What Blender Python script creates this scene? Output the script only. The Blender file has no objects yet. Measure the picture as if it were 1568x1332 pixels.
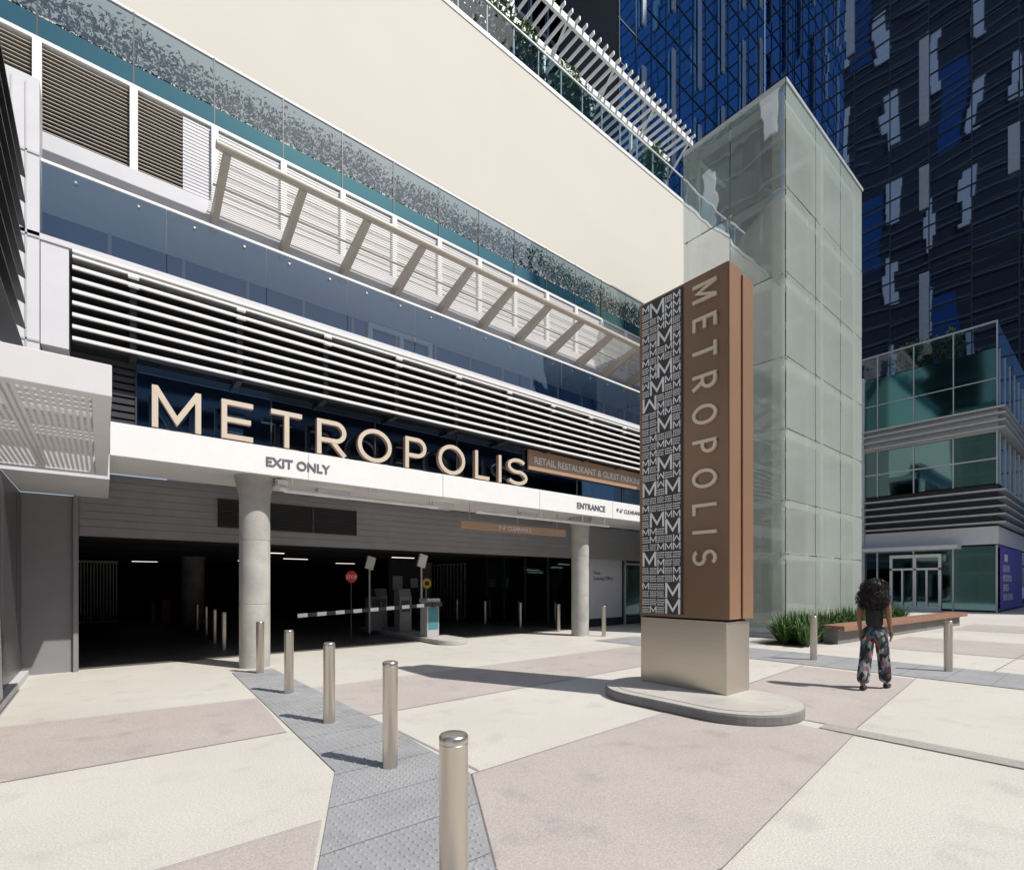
import bpy, bmesh, math, random
from mathutils import Vector, Matrix
random.seed(7)
sc=bpy.context.scene
col=sc.collection
# ---------------------------------------------------------------- materials
def nt(name):
    m=bpy.data.materials.new(name); m.use_nodes=True
    t=m.node_tree; t.nodes.clear()
    o=t.nodes.new('ShaderNodeOutputMaterial')
    return m,t,o
def coords(t,scale=(1,1,1)):
    g=t.nodes.new('ShaderNodeNewGeometry')
    mp=t.nodes.new('ShaderNodeMapping'); mp.inputs['Scale'].default_value=scale
    t.links.new(g.outputs['Position'],mp.inputs['Vector'])
    return mp.outputs['Vector']
def nfac(t,v,scale,detail,lo,hi,a=.3,b=.7):
    n=t.nodes.new('ShaderNodeTexNoise'); n.inputs['Scale'].default_value=scale; n.inputs['Detail'].default_value=detail
    t.links.new(v,n.inputs['Vector'])
    r=t.nodes.new('ShaderNodeMapRange'); r.inputs[1].default_value=a; r.inputs[2].default_value=b
    r.inputs[3].default_value=lo; r.inputs[4].default_value=hi
    t.links.new(n.outputs['Fac'],r.inputs[0]); return r.outputs[0]
def mul(t,a,b):
    mu=t.nodes.new('ShaderNodeMath'); mu.operation='MULTIPLY'
    t.links.new(a,mu.inputs[0]); t.links.new(b,mu.inputs[1]); return mu.outputs[0]
def mat(name,c,rough=.6,metal=0.,var=.08,vscale=3.,bump=0.,bscale=60.,stretch=(1,1,1),spec=.5,var2=0.,v2scale=80.,stain=0.):
    m,t,o=nt(name)
    p=t.nodes.new('ShaderNodeBsdfPrincipled')
    p.inputs['Roughness'].default_value=rough; p.inputs['Metallic'].default_value=metal
    p.inputs['Specular IOR Level'].default_value=spec
    v=coords(t,stretch)
    val=nfac(t,v,vscale,6,1-var,1+var)
    if var2>0: val=mul(t,val,nfac(t,v,v2scale,3,1-var2,1+var2))
    if stain>0: val=mul(t,val,nfac(t,v,2.3,9,1,1-stain,.56,.72)); val=mul(t,val,nfac(t,v,.22,3,1+stain*.35,1-stain*.35))
    mx=t.nodes.new('ShaderNodeVectorMath'); mx.operation='SCALE'
    mx.inputs[0].default_value=c
    t.links.new(val,mx.inputs['Scale'])
    t.links.new(mx.outputs[0],p.inputs['Base Color'])
    if bump>0:
        b=t.nodes.new('ShaderNodeTexNoise'); b.inputs['Scale'].default_value=bscale; b.inputs['Detail'].default_value=4
        t.links.new(v,b.inputs['Vector'])
        bp=t.nodes.new('ShaderNodeBump'); bp.inputs['Strength'].default_value=bump; bp.inputs['Distance'].default_value=.02
        t.links.new(b.outputs['Fac'],bp.inputs['Height']); t.links.new(bp.outputs[0],p.inputs['Normal'])
    t.links.new(p.outputs[0],o.inputs[0])
    return m
def mirror(name,c,rough=.03,wob=.3,wscale=.25,dist=.4,stretch=(1,1,1)):
    m,t,o=nt(name)
    p=t.nodes.new('ShaderNodeBsdfPrincipled'); p.inputs['Base Color'].default_value=(*c,1)
    p.inputs['Metallic'].default_value=1; p.inputs['Roughness'].default_value=rough
    n=t.nodes.new('ShaderNodeTexNoise'); n.inputs['Scale'].default_value=wscale; n.inputs['Detail'].default_value=.5
    t.links.new(coords(t,stretch),n.inputs['Vector'])
    bp=t.nodes.new('ShaderNodeBump'); bp.inputs['Strength'].default_value=wob; bp.inputs['Distance'].default_value=dist
    t.links.new(n.outputs['Fac'],bp.inputs['Height']); t.links.new(bp.outputs[0],p.inputs['Normal'])
    t.links.new(p.outputs[0],o.inputs[0]); return m
def glass(name,tint,refl=.25,body=None,bodyfac=0.,rough=.02,wob=.05,fm=.8,trans=.45):
    m,t,o=nt(name)
    tr=t.nodes.new('ShaderNodeBsdfTransparent'); tr.inputs[0].default_value=(*tint,1)
    gl=t.nodes.new('ShaderNodeBsdfGlossy'); gl.inputs['Roughness'].default_value=rough
    gl.inputs['Color'].default_value=(.9,.95,1,1)
    fr=t.nodes.new('ShaderNodeLayerWeight'); fr.inputs['Blend'].default_value=.35
    ad=t.nodes.new('ShaderNodeMath'); ad.operation='MULTIPLY_ADD'; ad.inputs[1].default_value=fm; ad.inputs[2].default_value=refl
    ad.use_clamp=True
    t.links.new(fr.outputs['Fresnel'],ad.inputs[0])
    base=tr.outputs[0]
    if body:
        d=t.nodes.new('ShaderNodeBsdfDiffuse'); d.inputs[0].default_value=(*body,1)
        tl=t.nodes.new('ShaderNodeBsdfTranslucent'); tl.inputs[0].default_value=(*body,1)
        m1=t.nodes.new('ShaderNodeMixShader'); m1.inputs[0].default_value=trans
        t.links.new(d.outputs[0],m1.inputs[1]); t.links.new(tl.outputs[0],m1.inputs[2])
        m2=t.nodes.new('ShaderNodeMixShader'); m2.inputs[0].default_value=bodyfac
        t.links.new(nfac(t,coords(t),.35,3,bodyfac-.06,bodyfac+.06),m2.inputs[0])
        t.links.new(base,m2.inputs[1]); t.links.new(m1.outputs[0],m2.inputs[2]); base=m2.outputs[0]
    n=t.nodes.new('ShaderNodeTexNoise'); n.inputs['Scale'].default_value=.6
    t.links.new(coords(t),n.inputs['Vector'])
    bp=t.nodes.new('ShaderNodeBump'); bp.inputs['Strength'].default_value=wob; bp.inputs['Distance'].default_value=.2
    t.links.new(n.outputs['Fac'],bp.inputs['Height']); t.links.new(bp.outputs[0],gl.inputs['Normal'])
    mx=t.nodes.new('ShaderNodeMixShader')
    t.links.new(ad.outputs[0],mx.inputs[0]); t.links.new(base,mx.inputs[1]); t.links.new(gl.outputs[0],mx.inputs[2])
    t.links.new(mx.outputs[0],o.inputs[0]); return m
def emit(name,c,s):
    m,t,o=nt(name); e=t.nodes.new('ShaderNodeEmission'); e.inputs[0].default_value=(*c,1); e.inputs[1].default_value=s
    t.links.new(e.outputs[0],o.inputs[0]); return m
def perforated(name,c,pitch,r):
    m,t,o=nt(name)
    p=t.nodes.new('ShaderNodeBsdfPrincipled'); p.inputs['Base Color'].default_value=(*c,1); p.inputs['Roughness'].default_value=.45
    v=coords(t,(1/pitch,1/pitch,0))
    fr=t.nodes.new('ShaderNodeVectorMath'); fr.operation='FRACTION'; t.links.new(v,fr.inputs[0])
    di=t.nodes.new('ShaderNodeVectorMath'); di.operation='DISTANCE'; di.inputs[1].default_value=(.5,.5,0); t.links.new(fr.outputs[0],di.inputs[0])
    lt=t.nodes.new('ShaderNodeMath'); lt.operation='LESS_THAN'; lt.inputs[1].default_value=r; t.links.new(di.outputs['Value'],lt.inputs[0])
    tr=t.nodes.new('ShaderNodeBsdfTransparent'); mx=t.nodes.new('ShaderNodeMixShader')
    t.links.new(lt.outputs[0],mx.inputs[0]); t.links.new(p.outputs[0],mx.inputs[1]); t.links.new(tr.outputs[0],mx.inputs[2])
    t.links.new(mx.outputs[0],o.inputs[0]); return m

M_conc=mat('paving_light',(.53,.505,.46),.85,var=.05,vscale=.7,bump=.2,bscale=70,var2=.15,v2scale=70,stain=.12)
M_pink=mat('paving_pink',(.42,.375,.35),.85,var=.06,vscale=.9,bump=.2,bscale=70,var2=.15,v2scale=70,stain=.16)
M_tact=mat('tactile_grey',(.29,.295,.305),.8,var=.10,vscale=2,bump=.2,bscale=80,var2=.10,v2scale=60,stain=.18)
M_joint=mat('joint_dark',(.16,.15,.14),.9)
M_grout=mat('paving_strip',(.33,.32,.29),.9,var=.15,vscale=30)
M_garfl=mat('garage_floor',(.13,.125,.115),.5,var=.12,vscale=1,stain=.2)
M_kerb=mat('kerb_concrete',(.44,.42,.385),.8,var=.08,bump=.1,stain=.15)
M_kerbd=mat('island_edge_shaded',(.20,.195,.19),.7,var=.12,stain=.2)  # darker kerb concrete: shade on the island side put into the colour
M_column=mat('column_concrete',(.38,.37,.34),.8,var=.16,vscale=2.2,bump=.15,bscale=25,var2=.06,v2scale=40,stain=.2)
M_white=mat('white_aluminium',(.76,.76,.75),.45,var=.02)
M_wgrey=mat('grey_aluminium',(.50,.51,.53),.4,metal=.3,var=.04)
M_lgrey=mat('lightgrey_panel',(.60,.60,.62),.45,var=.03)
M_beige=mat('beige_stucco',(.65,.61,.545),.9,var=.012,vscale=.5,bump=.05,bscale=60)
M_siding=mat('siding_grey',(.22,.22,.23),.5,var=.05)
M_sidd=mat('dark_wall_panel',(.08,.08,.085),.3,var=.08,spec=.6)
M_dark=mat('dark_metal',(.035,.036,.04),.45,var=.1)
M_blade=mat('louvre_blade_shaded',(.05,.05,.055),.5)  # dark colour carries the shade on the blade undersides
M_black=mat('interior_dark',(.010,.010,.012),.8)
M_tan=mat('tan_paint',(.46,.41,.35),.4,var=.04)
M_mesh=mat('canopy_slat',(.66,.63,.58),.5,var=.04)
M_bronze=mat('bronze_shaded',(.235,.150,.10),.34,metal=.55,var=.05,vscale=1.2)  # pylon bronze with the front face's shade in the colour
M_bronze_lit=mat('bronze_sunlit',(.35,.205,.125),.36,metal=.35,var=.04,vscale=1.2)  # same bronze painted lighter, as the sunlit side
M_copper=mat('sign_copper',(.46,.30,.20),.4,metal=.2,var=.04)
M_champ=mat('champagne_steel',(.56,.51,.44),.28,metal=.85,var=.03,vscale=4,stretch=(.3,.3,12))
M_letter=mat('letter_face',(.62,.53,.42),.4,metal=.15,var=.02)
M_letter2=mat('pylon_letter_face',(.66,.56,.44),.35,metal=.3,var=.03)
M_steel=mat('brushed_steel',(.58,.53,.47),.30,metal=.92,var=.06,vscale=8,stretch=(1,1,.2))
M_teal=mirror('teal_spandrel',(.12,.27,.28),.08,.02,.5)
M_navy=mirror('navy_glass',(.10,.22,.42),.03,.10,.5)
M_signnavy=mirror('sign_navy_reflection_glass',(.16,.30,.55),.04,.05,.4)  # brighter navy puts a soft reflection into this panel's colour
M_signglass=mirror('sign_black_glass',(.12,.18,.28),.04,.05,.4)
M_storef=mirror('storefront_glass',(.13,.19,.19),.04,.08,.5)
M_rail=glass('railing_glass',(.34,.48,.58),.10,fm=.7,wob=.12)
M_rail3u=glass('upper_railing_glass',(.33,.43,.47),.14,fm=.5,wob=.12)
M_rail2=glass('railing_glass_clear',(.62,.78,.78),.10)
M_rail3=glass('roof_railing_glass',(.55,.70,.76),.05)
M_frit=glass('fritted_glass',(.80,.86,.82),.03,(.64,.70,.64),.58,fm=.5,trans=.35)
M_shaft=mat('shaft_steel',(.66,.66,.62),.5)
M_shaft2=mat('shaft_glass_wall',(.22,.23,.20),.4)
M_tower=mirror('tower_dark_glass',(.17,.24,.36),.02,.35,.10,.38,(1,1,.6))
M_tblue=mirror('tower_blue_glass',(.22,.62,1.0),.04,.08,.3,.1)
M_tmull=mat('tower_mullion',(.03,.035,.045),.4)
M_silver=mat('silver_fin',(.42,.44,.48),.35,metal=.4)
M_low=mirror('lowrise_glass',(.11,.20,.22),.04,.10,.5,.1)
M_lowteal=mirror('lowrise_teal',(.06,.16,.18),.06,.05,.5,.1)
M_purple=mat('purple_sign',(.10,.08,.42),.5,var=.05)
M_wtext=mat('white_text',(.76,.76,.74),.5)
M_dtext=mat('dark_text',(.12,.12,.14),.5)
M_red=mat('sign_red',(.6,.03,.03),.4)
M_yel=mat('sign_yellow',(.8,.5,.03),.4)
M_orange=mat('orange_paint',(.5,.17,.05),.5)
M_tealb=mat('machine_teal',(.06,.22,.25),.4)
M_wood=mat('bench_wood',(.27,.14,.09),.55,var=.25,vscale=6,stretch=(.4,6,6))
M_leaf=mat('leaf_green',(.07,.14,.035),.5,var=.4,vscale=5)
M_leaf3=mat('hedge_leaf',(.07,.13,.045),.6,var=.5,vscale=4)
M_soil=mat('soil',(.06,.045,.03),.95)
M_lamp=emit('ceiling_lamp',(1,.93,.8),1.6)
M_lampw=mat('lamp_housing',(.75,.75,.75),.4)
M_perf=perforated('perforated_sheet',(.62,.62,.63),.045,.27)

# ---------------------------------------------------------------- helpers
def group(name,loc=(0,0,0)):
    e=bpy.data.objects.new(name,None); e.location=loc; e.empty_display_size=.2; col.objects.link(e); return e
def link(o,parent=None,m=None):
    col.objects.link(o)
    if m: o.data.materials.append(m)
    if parent:
        o.parent=parent; o.matrix_parent_inverse=Matrix.Translation(-Vector(parent.location))
    return o
class B:
    def __init__(s): s.v=[]; s.f=[]; s.sm=False
    def quad(s,pts):
        n=len(s.v); s.v+=[tuple(p) for p in pts]; s.f.append(tuple(range(n,n+len(pts))))
    def box(s,x0,x1,y0,y1,z0,z1):
        n=len(s.v)
        s.v+=[(x0,y0,z0),(x1,y0,z0),(x1,y1,z0),(x0,y1,z0),(x0,y0,z1),(x1,y0,z1),(x1,y1,z1),(x0,y1,z1)]
        s.f+=[tuple(n+i for i in q) for q in [(3,2,1,0),(4,5,6,7),(0,1,5,4),(1,2,6,5),(2,3,7,6),(3,0,4,7)]]
    def bar(s,a,b,w,h,up=(0,0,1)):
        a=Vector(a);b=Vector(b);d=(b-a).normalized(); up=Vector(up)
        sd=d.cross(up); 
        if sd.length<1e-4: sd=d.cross(Vector((1,0,0)))
        sd.normalize(); u=sd.cross(d).normalized()
        n=len(s.v)
        for p in (a,b):
            for i,j in ((-1,-1),(1,-1),(1,1),(-1,1)): s.v.append(tuple(p+sd*w/2*i+u*h/2*j))
        s.f+=[tuple(n+i for i in q) for q in [(0,1,2,3),(7,6,5,4),(0,4,5,1),(1,5,6,2),(2,6,7,3),(3,7,4,0)]]
    def prism(s,x0,x1,prof):
        n=len(s.v); k=len(prof)
        for x in (x0,x1): s.v+=[(x,y,z) for y,z in prof]
        s.f+=[tuple(n+i for i in range(k)),tuple(n+k+i for i in reversed(range(k)))]+[(n+j,n+(j+1)%k,n+k+(j+1)%k,n+k+j) for j in range(k)]
    def cyl(s,x,y,z0,z1,r0,r1=None,n=24,prof=None):
        prof=prof or [(z0,r0),(z1,r0 if r1 is None else r1)]
        k=len(s.v)
        for z,r in prof:
            for i in range(n):
                a=2*math.pi*i/n; s.v.append((x+r*math.cos(a),y+r*math.sin(a),z))
        for j in range(len(prof)-1):
            for i in range(n):
                s.f.append((k+j*n+i,k+j*n+(i+1)%n,k+(j+1)*n+(i+1)%n,k+(j+1)*n+i))
        s.f.append(tuple(k+i for i in reversed(range(n)))); e=k+(len(prof)-1)*n
        s.f.append(tuple(e+i for i in range(n)))
    def tube(s,a,b,r,n=10):
        a=Vector(a);b=Vector(b);d=(b-a).normalized()
        u=d.orthogonal().normalized(); w=d.cross(u); k=len(s.v)
        for p in (a,b):
            for i in range(n):
                t=2*math.pi*i/n; s.v.append(tuple(p+(u*math.cos(t)+w*math.sin(t))*r))
        for i in range(n): s.f.append((k+i,k+(i+1)%n,k+n+(i+1)%n,k+n+i))
        s.f.append(tuple(k+i for i in reversed(range(n)))); s.f.append(tuple(k+n+i for i in range(n)))
    def make(s,name,m,parent=None,bevel=0,smooth=False,recalc=True):
        me=bpy.data.meshes.new(name); me.from_pydata(s.v,[],s.f); me.update()
        if recalc:
            bm=bmesh.new(); bm.from_mesh(me); bmesh.ops.recalc_face_normals(bm,faces=bm.faces); bm.to_mesh(me); bm.free()
        o=bpy.data.objects.new(name,me); link(o,parent,m)
        if smooth:
            for p in me.polygons: p.use_smooth=(len(p.vertices)<=4)
            me.set_sharp_from_angle(angle=math.radians(40))
        if bevel>0:
            b=o.modifiers.new('bevel','BEVEL'); b.width=bevel; b.segments=2; b.limit_method='ANGLE'
        return o
def poly(name,pts,z,m,parent=None):
    b=B(); b.quad([(x,y,z) for x,y in pts]); return b.make(name,m,parent)
def text(name,s,loc,size,rot,m,parent,ext=.004,align='LEFT',sx=1,bold=0.):
    c=bpy.data.curves.new(name,'FONT'); c.body=s; c.size=size; c.extrude=ext; c.align_x=align; c.offset=bold
    o=bpy.data.objects.new(name,c); o.location=loc; o.rotation_euler=rot; o.scale=(sx,1,1)
    return link(o,parent,m)
def arc(cx,cy,rx,ry,a0,a1,n=14):
    return [(cx+rx*math.cos(math.radians(a0+(a1-a0)*i/n)),cy+ry*math.sin(math.radians(a0+(a1-a0)*i/n))) for i in range(n+1)]
def glyph(ch,w,s):
    h=s/2
    if ch=='M': return [([(h,0),(h,1)],0),([(w-h,0),(w-h,1)],0),([(h*1.1,1-h*.7),(w/2,.22),(w-h*1.1,1-h*.7)],0)]
    if ch=='E': return [([(h,0),(h,1)],0),([(h,1-h),(w,1-h)],0),([(h,.5),(w*.93,.5)],0),([(h,h),(w,h)],0)]
    if ch=='T': return [([(0,1-h),(w,1-h)],0),([(w/2,0),(w/2,1-h)],0)]
    if ch in 'RP':
        r=(1-h-.42)/2; cy=.42+r
        g=[([(h,0),(h,1)],0),([(h,1-h)]+arc(w-h-r,cy,r,r,90,-90)+[(h,.42)],0)]
        if ch=='R': g.append(([(w*.5,.42),(w-h*.6,0)],0))
        return g
    if ch=='O': return [(arc(w/2,.5,w/2-h,.5-h+.01,0,360,40)[:-1],1)]
    if ch=='L': return [([(h,0),(h,1)],0),([(h,h),(w,h)],0)]
    if ch=='I': return [([(h,0),(h,1)],0)]
    if ch=='S':
        rx=w/2-h; ry=(1-s)/4+.005
        top=arc(w/2,1-h-ry,rx*.93,ry,35,270,16)
        bot=arc(w/2,h+ry,rx,ry,90,-150,16)
        return [(top+bot[1:],0)]
def ribbon(b,pts,closed,sw,place,d0,d1):
    n=len(pts); L=[];R=[]
    P=[Vector((p[0],p[1])) for p in pts]
    for i in range(n):
        if closed: a=P[i-1];c=P[(i+1)%n]
        else: a=P[max(i-1,0)];c=P[min(i+1,n-1)]
        d1v=(P[i]-a); d2v=(c-P[i])
        if d1v.length<1e-6: d1v=d2v
        if d2v.length<1e-6: d2v=d1v
        d1v=d1v.normalized(); d2v=d2v.normalized()
        n1=Vector((-d1v.y,d1v.x)); n2=Vector((-d2v.y,d2v.x)); m=(n1+n2).normalized()
        k=min(1/max(m.dot(n1),.3),2.2)
        L.append(P[i]+m*sw/2*k); R.append(P[i]-m*sw/2*k)
    k=len(b.v)
    for i in range(n):
        for q in (L[i],R[i]):
            for d in (d0,d1): b.v.append(place(q.x,q.y,d))
    for i in range(n if closed else n-1):
        a=k+4*i; c=k+4*((i+1)%n)
        b.f+=[(a,c,c+2,a+2),(a+1,a+3,c+3,c+1),(a,a+1,c+1,c),(a+2,c+2,c+3,a+3)]
    if not closed:
        a=k; b.f.append((a,a+2,a+3,a+1)); a=k+4*(n-1); b.f.append((a,a+1,a+3,a+2))

# ---------------------------------------------------------------- ground
b=B(); b.quad([(-500,-500,0),(500,-500,0),(500,500,0),(-500,500,0)]); b.make('ground',M_conc)
pv=group('pavement')
def rect(n,x0,x1,y0,y1,z,m): return poly(n,[(x0,y0),(x1,y0),(x1,y1),(x0,y1)],z,m,pv)
poly('pink_band_1',[(-1.1,5.74),(1.55,5.76),(1.69,7.74),(-1.1,7.98)],.004,M_pink,pv)
poly('pink_band_2',[(-6,1.3),(.25,1.3),(1.15,3.45),(-6,3.3)],.004,M_pink,pv)
poly('pink_band_3',[(2.41,3.52),(6.16,3.70),(6.16,1.86),(2.69,1.45),(2.2,1.55),(1.9,1.65),(1.74,1.8),(1.68,2.0),(1.71,2.25)],.004,M_pink,pv)
poly('pink_band_4',[(2.5,5.85),(10.6,6.1),(10.6,8.1),(2.5,7.95)],.004,M_pink,pv)
poly('pink_band_5',[(6.42,1.92),(10.6,2.3),(10.6,4.1),(6.42,3.75)],.004,M_pink,pv)
rect('pink_band_6',15.2,19,-8,4.3,.004,M_pink)
rect('pink_band_7',23,27,-8,4.0,.004,M_pink)
poly('tactile_strip',[(1.82,10.25),(1.54,4.28),(.94,2.88),(.3,1.2),(1.1,1.2),(1.71,2.25),(2.41,3.52),(2.5,5.35),(2.5,10.25)],.009,M_tact,pv)
rect('tactile_strip_right',10.8,12.6,-8,9.6,.009,M_tact)
rect('grout_strip',6.18,6.40,-8,2.2,.009,M_grout)
jb=B()
def joint(a,c,w=.012,z=.011):
    a=Vector((*a,0));c=Vector((*c,0)); d=(c-a).normalized(); s=Vector((-d.y,d.x,0))*w/2
    jb.quad([(p.x,p.y,z) for p in (a-s,c-s,c+s,a+s)])
joint((-1.1,5.74),(1.55,5.76),.006); joint((-1.1,7.98),(1.69,7.74),.006); joint((-6,3.3),(1.15,3.45),.006)
joint((2.41,3.50),(6.18,3.70),.005); joint((2.41,3.50),(1.72,2.26)); joint((2.5,3.52),(2.5,5.35))
joint((2.5,5.85),(10.8,6.1),.006); joint((2.5,7.95),(10.8,8.1),.006)
joint((2.69,1.45),(6.16,1.86),.006); joint((6.42,1.92),(10.8,2.32),.008)
joint((6.17,-8),(6.17,2.2)); joint((6.41,-8),(6.41,3.75))
joint((10.8,4.1),(6.9,3.78),.008)
cv=[(1.71,2.25),(1.68,2.0),(1.74,1.8),(1.9,1.65),(2.2,1.55),(2.69,1.45)]
for i in range(len(cv)-1): joint(cv[i],cv[i+1])
joint((12.6,-3),(40,-3.5)); joint((12.6,1.6),(38.8,1.2)); joint((19,-8),(19,4.3)); joint((15.2,-8),(15.2,4.5)); joint((23,-8),(23,4)); joint((27,-8),(27,4)); joint((31,-8),(31,4.6));joint((35,-8),(35,4.6))
jb.make('joints',M_joint,pv)
tb=B()
for y in [2.4+.6*i for i in range(14)]:
    if y<10.2:
        xl=.94+(y-2.88)*(.6/1.4) if y<4.28 else 1.54+(y-4.28)*.047
        xr=1.71+(y-2.25)*(.7/1.27) if y<3.52 else 2.45
        tb.quad([(xl,y-.003,.012),(xr,y-.003,.012),(xr,y+.003,.012),(xl,y+.003,.012)])
for y in [-7+.6*i for i in range(28)]: tb.quad([(10.8,y-.004,.012),(12.6,y-.004,.012),(12.6,y+.004,.012),(10.8,y+.004,.012)])
tb.make('tactile_joints',M_joint,pv)
def inside(x,y):
    if y>=4.28: xl=1.54+(y-4.28)*.047
    else: xl=.94+(y-2.88)*(.6/1.4)
    if y>=5.35: xr=2.5
    elif y>=3.52: xr=2.41+(y-3.52)*.05
    else: xr=1.71+(y-2.25)*(.7/1.27)
    return xl+.03<x<xr-.03
db=B()
y=1.6
while y<9.5:
    x=.3
    while x<2.5:
        if inside(x,y):
            k=len(db.v); n=6
            for r,z in ((.016,.009),(.009,.016)):
                for i in range(n):
                    a=math.pi*2*i/n; db.v.append((x+r*math.cos(a),y+r*math.sin(a),z))
            for i in range(n): db.f.append((k+i,k+(i+1)%n,k+n+(i+1)%n,k+n+i))
            db.f.append(tuple(k+n+i for i in range(n)))
        x+=.06
    y+=.06
db.make('tactile_domes',M_tact,pv)
poly('garage_floor',[(-1.1,12.4),(12.75,12.4),(12.75,34),(-1.1,34)],.005,M_garfl,pv)

# ---------------------------------------------------------------- parking building
G=group('parking_garage_building')
XL,XR=-9.0,22.4
b=B(); b.box(.10,XR,10.0,10.10,3.60,4.12); b.box(.10,XR,10.103,12.0,3.66,4.06); b.make('band_fascia',M_white,G,.006)
b=B()
x=.10
while x<XR: b.box(x+2.98,x+2.99,9.994,9.999,3.61,4.11); x+=3.0
b.make('fascia_joints',M_wgrey,G)
b=B(); b.box(-.33,XR,12.2,12.3,2.49,3.655)
b.make('header_panel',M_siding,G)
b=B()
for i in range(8):
    z=2.52+.145*i; b.box(-.32,12.7,12.185,12.198,z,z+.137)
b.make('header_siding',M_siding,G)
b=B(); b.box(2.81,4.91,12.15,12.18,2.80,3.40); b.box(1.9,2.5,12.15,12.18,2.80,3.40); b.make('header_vent_back',M_black,G)
b=B()
for i in range(11):
    z=2.83+.052*i; b.box(2.83,4.89,12.13,12.15,z,z+.012); b.box(1.92,2.48,12.13,12.15,z,z+.012)
b.box(3.83,3.87,12.12,12.15,2.8,3.4)
b.make('header_vent_blades',M_dark,G)
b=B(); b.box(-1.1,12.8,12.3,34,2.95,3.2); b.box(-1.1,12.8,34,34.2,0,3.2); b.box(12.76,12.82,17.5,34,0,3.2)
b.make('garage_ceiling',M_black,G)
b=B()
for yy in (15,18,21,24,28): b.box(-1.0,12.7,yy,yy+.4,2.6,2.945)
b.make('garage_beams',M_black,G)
b=B()
for yy,xx in ((17,3.6),(17,8.2),(20.5,5.4),(23.5,4.4),(23.5,8.5),(27,1.0),(30.5,6)):
    b.box(xx,xx+.9,yy,yy+.04,2.56,2.58)
b.make('garage_strip_lights',M_lamp,G)
b=B()
for i in range(12):
    yy=19+.3*i; b.box(12.70,12.74,yy,yy+.05,.1,2.5)
b.box(12.69,12.745,18.9,22.7,.05,.1); b.box(12.69,12.745,18.9,22.7,2.5,2.55)
for i in range(15):
    xx=-.95+.1*i; b.box(xx,xx+.035,25.9,25.95,.1,2.5)
b.box(-1,.5,25.88,25.96,.05,.12); b.box(-1,.5,25.88,25.96,2.45,2.52)
b.make('security_gate_pickets',M_wgrey,G)
b=B(); b.box(1.9,2.2,25,25.3,0,.95); b.box(1.5,1.6,24,24.2,0,.9); b.make('orange_barrier',M_orange,G)
b=B(); b.box(9.5,11,20.0,20.2,0,2.9);b.make('partition_wall',M_dark,G)
b=B(); b.box(9.65,10.1,19.93,19.99,1.35,1.95); b.box(10.5,10.85,19.93,19.99,1.45,1.85); b.make('wall_posters',M_lgrey,G)
for i,(cx,cy,r) in enumerate([(2.30,10.72,.27),(11.55,10.85,.27),(2.84,23.8,.4),(12.0,21.4,.35)]):
    b=B(); zt=3.655 if i<2 else 2.94
    b.cyl(cx,cy,0,zt,r,prof=[(0,r),(.03,r),(1.20,r),(1.205,r-.006),(1.215,r-.006),(1.22,r),(2.42,r),(2.425,r-.006),(2.435,r-.006),(2.44,r),(zt-.42,r),(zt-.3,r+.02),(zt,r+.09)],n=40)
    b.make('concrete_column_%d'%(i+1),M_column,G,smooth=True)
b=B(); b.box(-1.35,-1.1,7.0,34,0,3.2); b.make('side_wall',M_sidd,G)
b=B()
for k in range(7): 
    yy=7.1+1.5*k; b.box(-1.1,-1.085,yy,yy+1.46,.12,3.1)
b.make('side_wall_panels',M_sidd,G)
b=B(); b.bar((-1.03,9.2,.05),(-1.03,8.6,2.9),.06,.22,(0,1,0)); b.box(-1.1,-.98,7.0,12.1,0,.10); b.make('side_wall_trim',M_lgrey,G)
b=B(); b.box(-1.1,-.33,12.2,12.3,0,3.2); b.box(-.40,-.33,12.12,12.198,0,3.2); b.make('siding_pillar',M_siding,G)
b=B(); b.box(-1.1,.095,9.95,12.19,3.21,3.60); b.make('left_soffit',M_lgrey,G)
b=B(); b.box(XL,XR,10.48,10.6,4.125,6.60); b.make('dark_backing_wall',M_dark,G)
b=B(); b.box(2.52,XR,10.38,10.44,4.16,5.25); b.make('sign_glass_wall',M_signglass,G)
b=B(); b.box(.44,2.50,10.38,10.44,4.16,5.25); b.make('sign_glass_wall_navy',M_signnavy,G)
b=B()
for xx in (.44,2.51,4.6,6.7,8.8,10.9,13.0,15.1): b.box(xx-.012,xx+.012,10.36,10.379,4.16,5.25)
b.make('sign_glass_joints',M_dark,G)
b=B()
for i in range(9): 
    z=4.18+.118*i; b.box(XL,.42,10.36,10.44,z,z+.08)
b.make('dark_siding_left',M_dark,G)
b=B(); c=B()
for i in range(7):
    z=5.24+.176*i
    b.prism(-.34,XR,[(9.95,z+.005),(9.95,z+.050),(9.985,z+.055),(9.985,z)])
    c.prism(-.34,XR,[(9.988,z+.010),(9.988,z+.024),(10.26,z+.05),(10.26,z+.038)])
b.make('louvre_nosing',M_white,G); c.make('louvre_blades',M_blade,G)
b=B(); b.box(-.34,XR,9.97,10.02,6.475,6.51); b.box(-.34,XR,9.98,10.3,6.56,6.60)
b.make('louvre_top_rail',M_white,G)
b=B()
k=0
while .39+1.52*k<XR:
    xx=.39+1.52*k; b.box(xx-.045,xx+.045,10.03,10.42,5.2,6.5); k+=1
b.make('louvre_posts',M_dark,G)
b=B(); k=0
while .39+1.52*k<XR:
    xx=.39+1.52*k
    for dz in (6.30,6.44): b.tube((xx-.07,9.925,dz-.02),(xx+.07,9.925,dz-.02),.026)
    k+=1
b.make('louvre_clamps',M_white,G,smooth=True)
b=B(); b.box(XL,XR,10.0,13.5,6.605,6.69); b.make('level_two_slab',M_lgrey,G)
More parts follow.
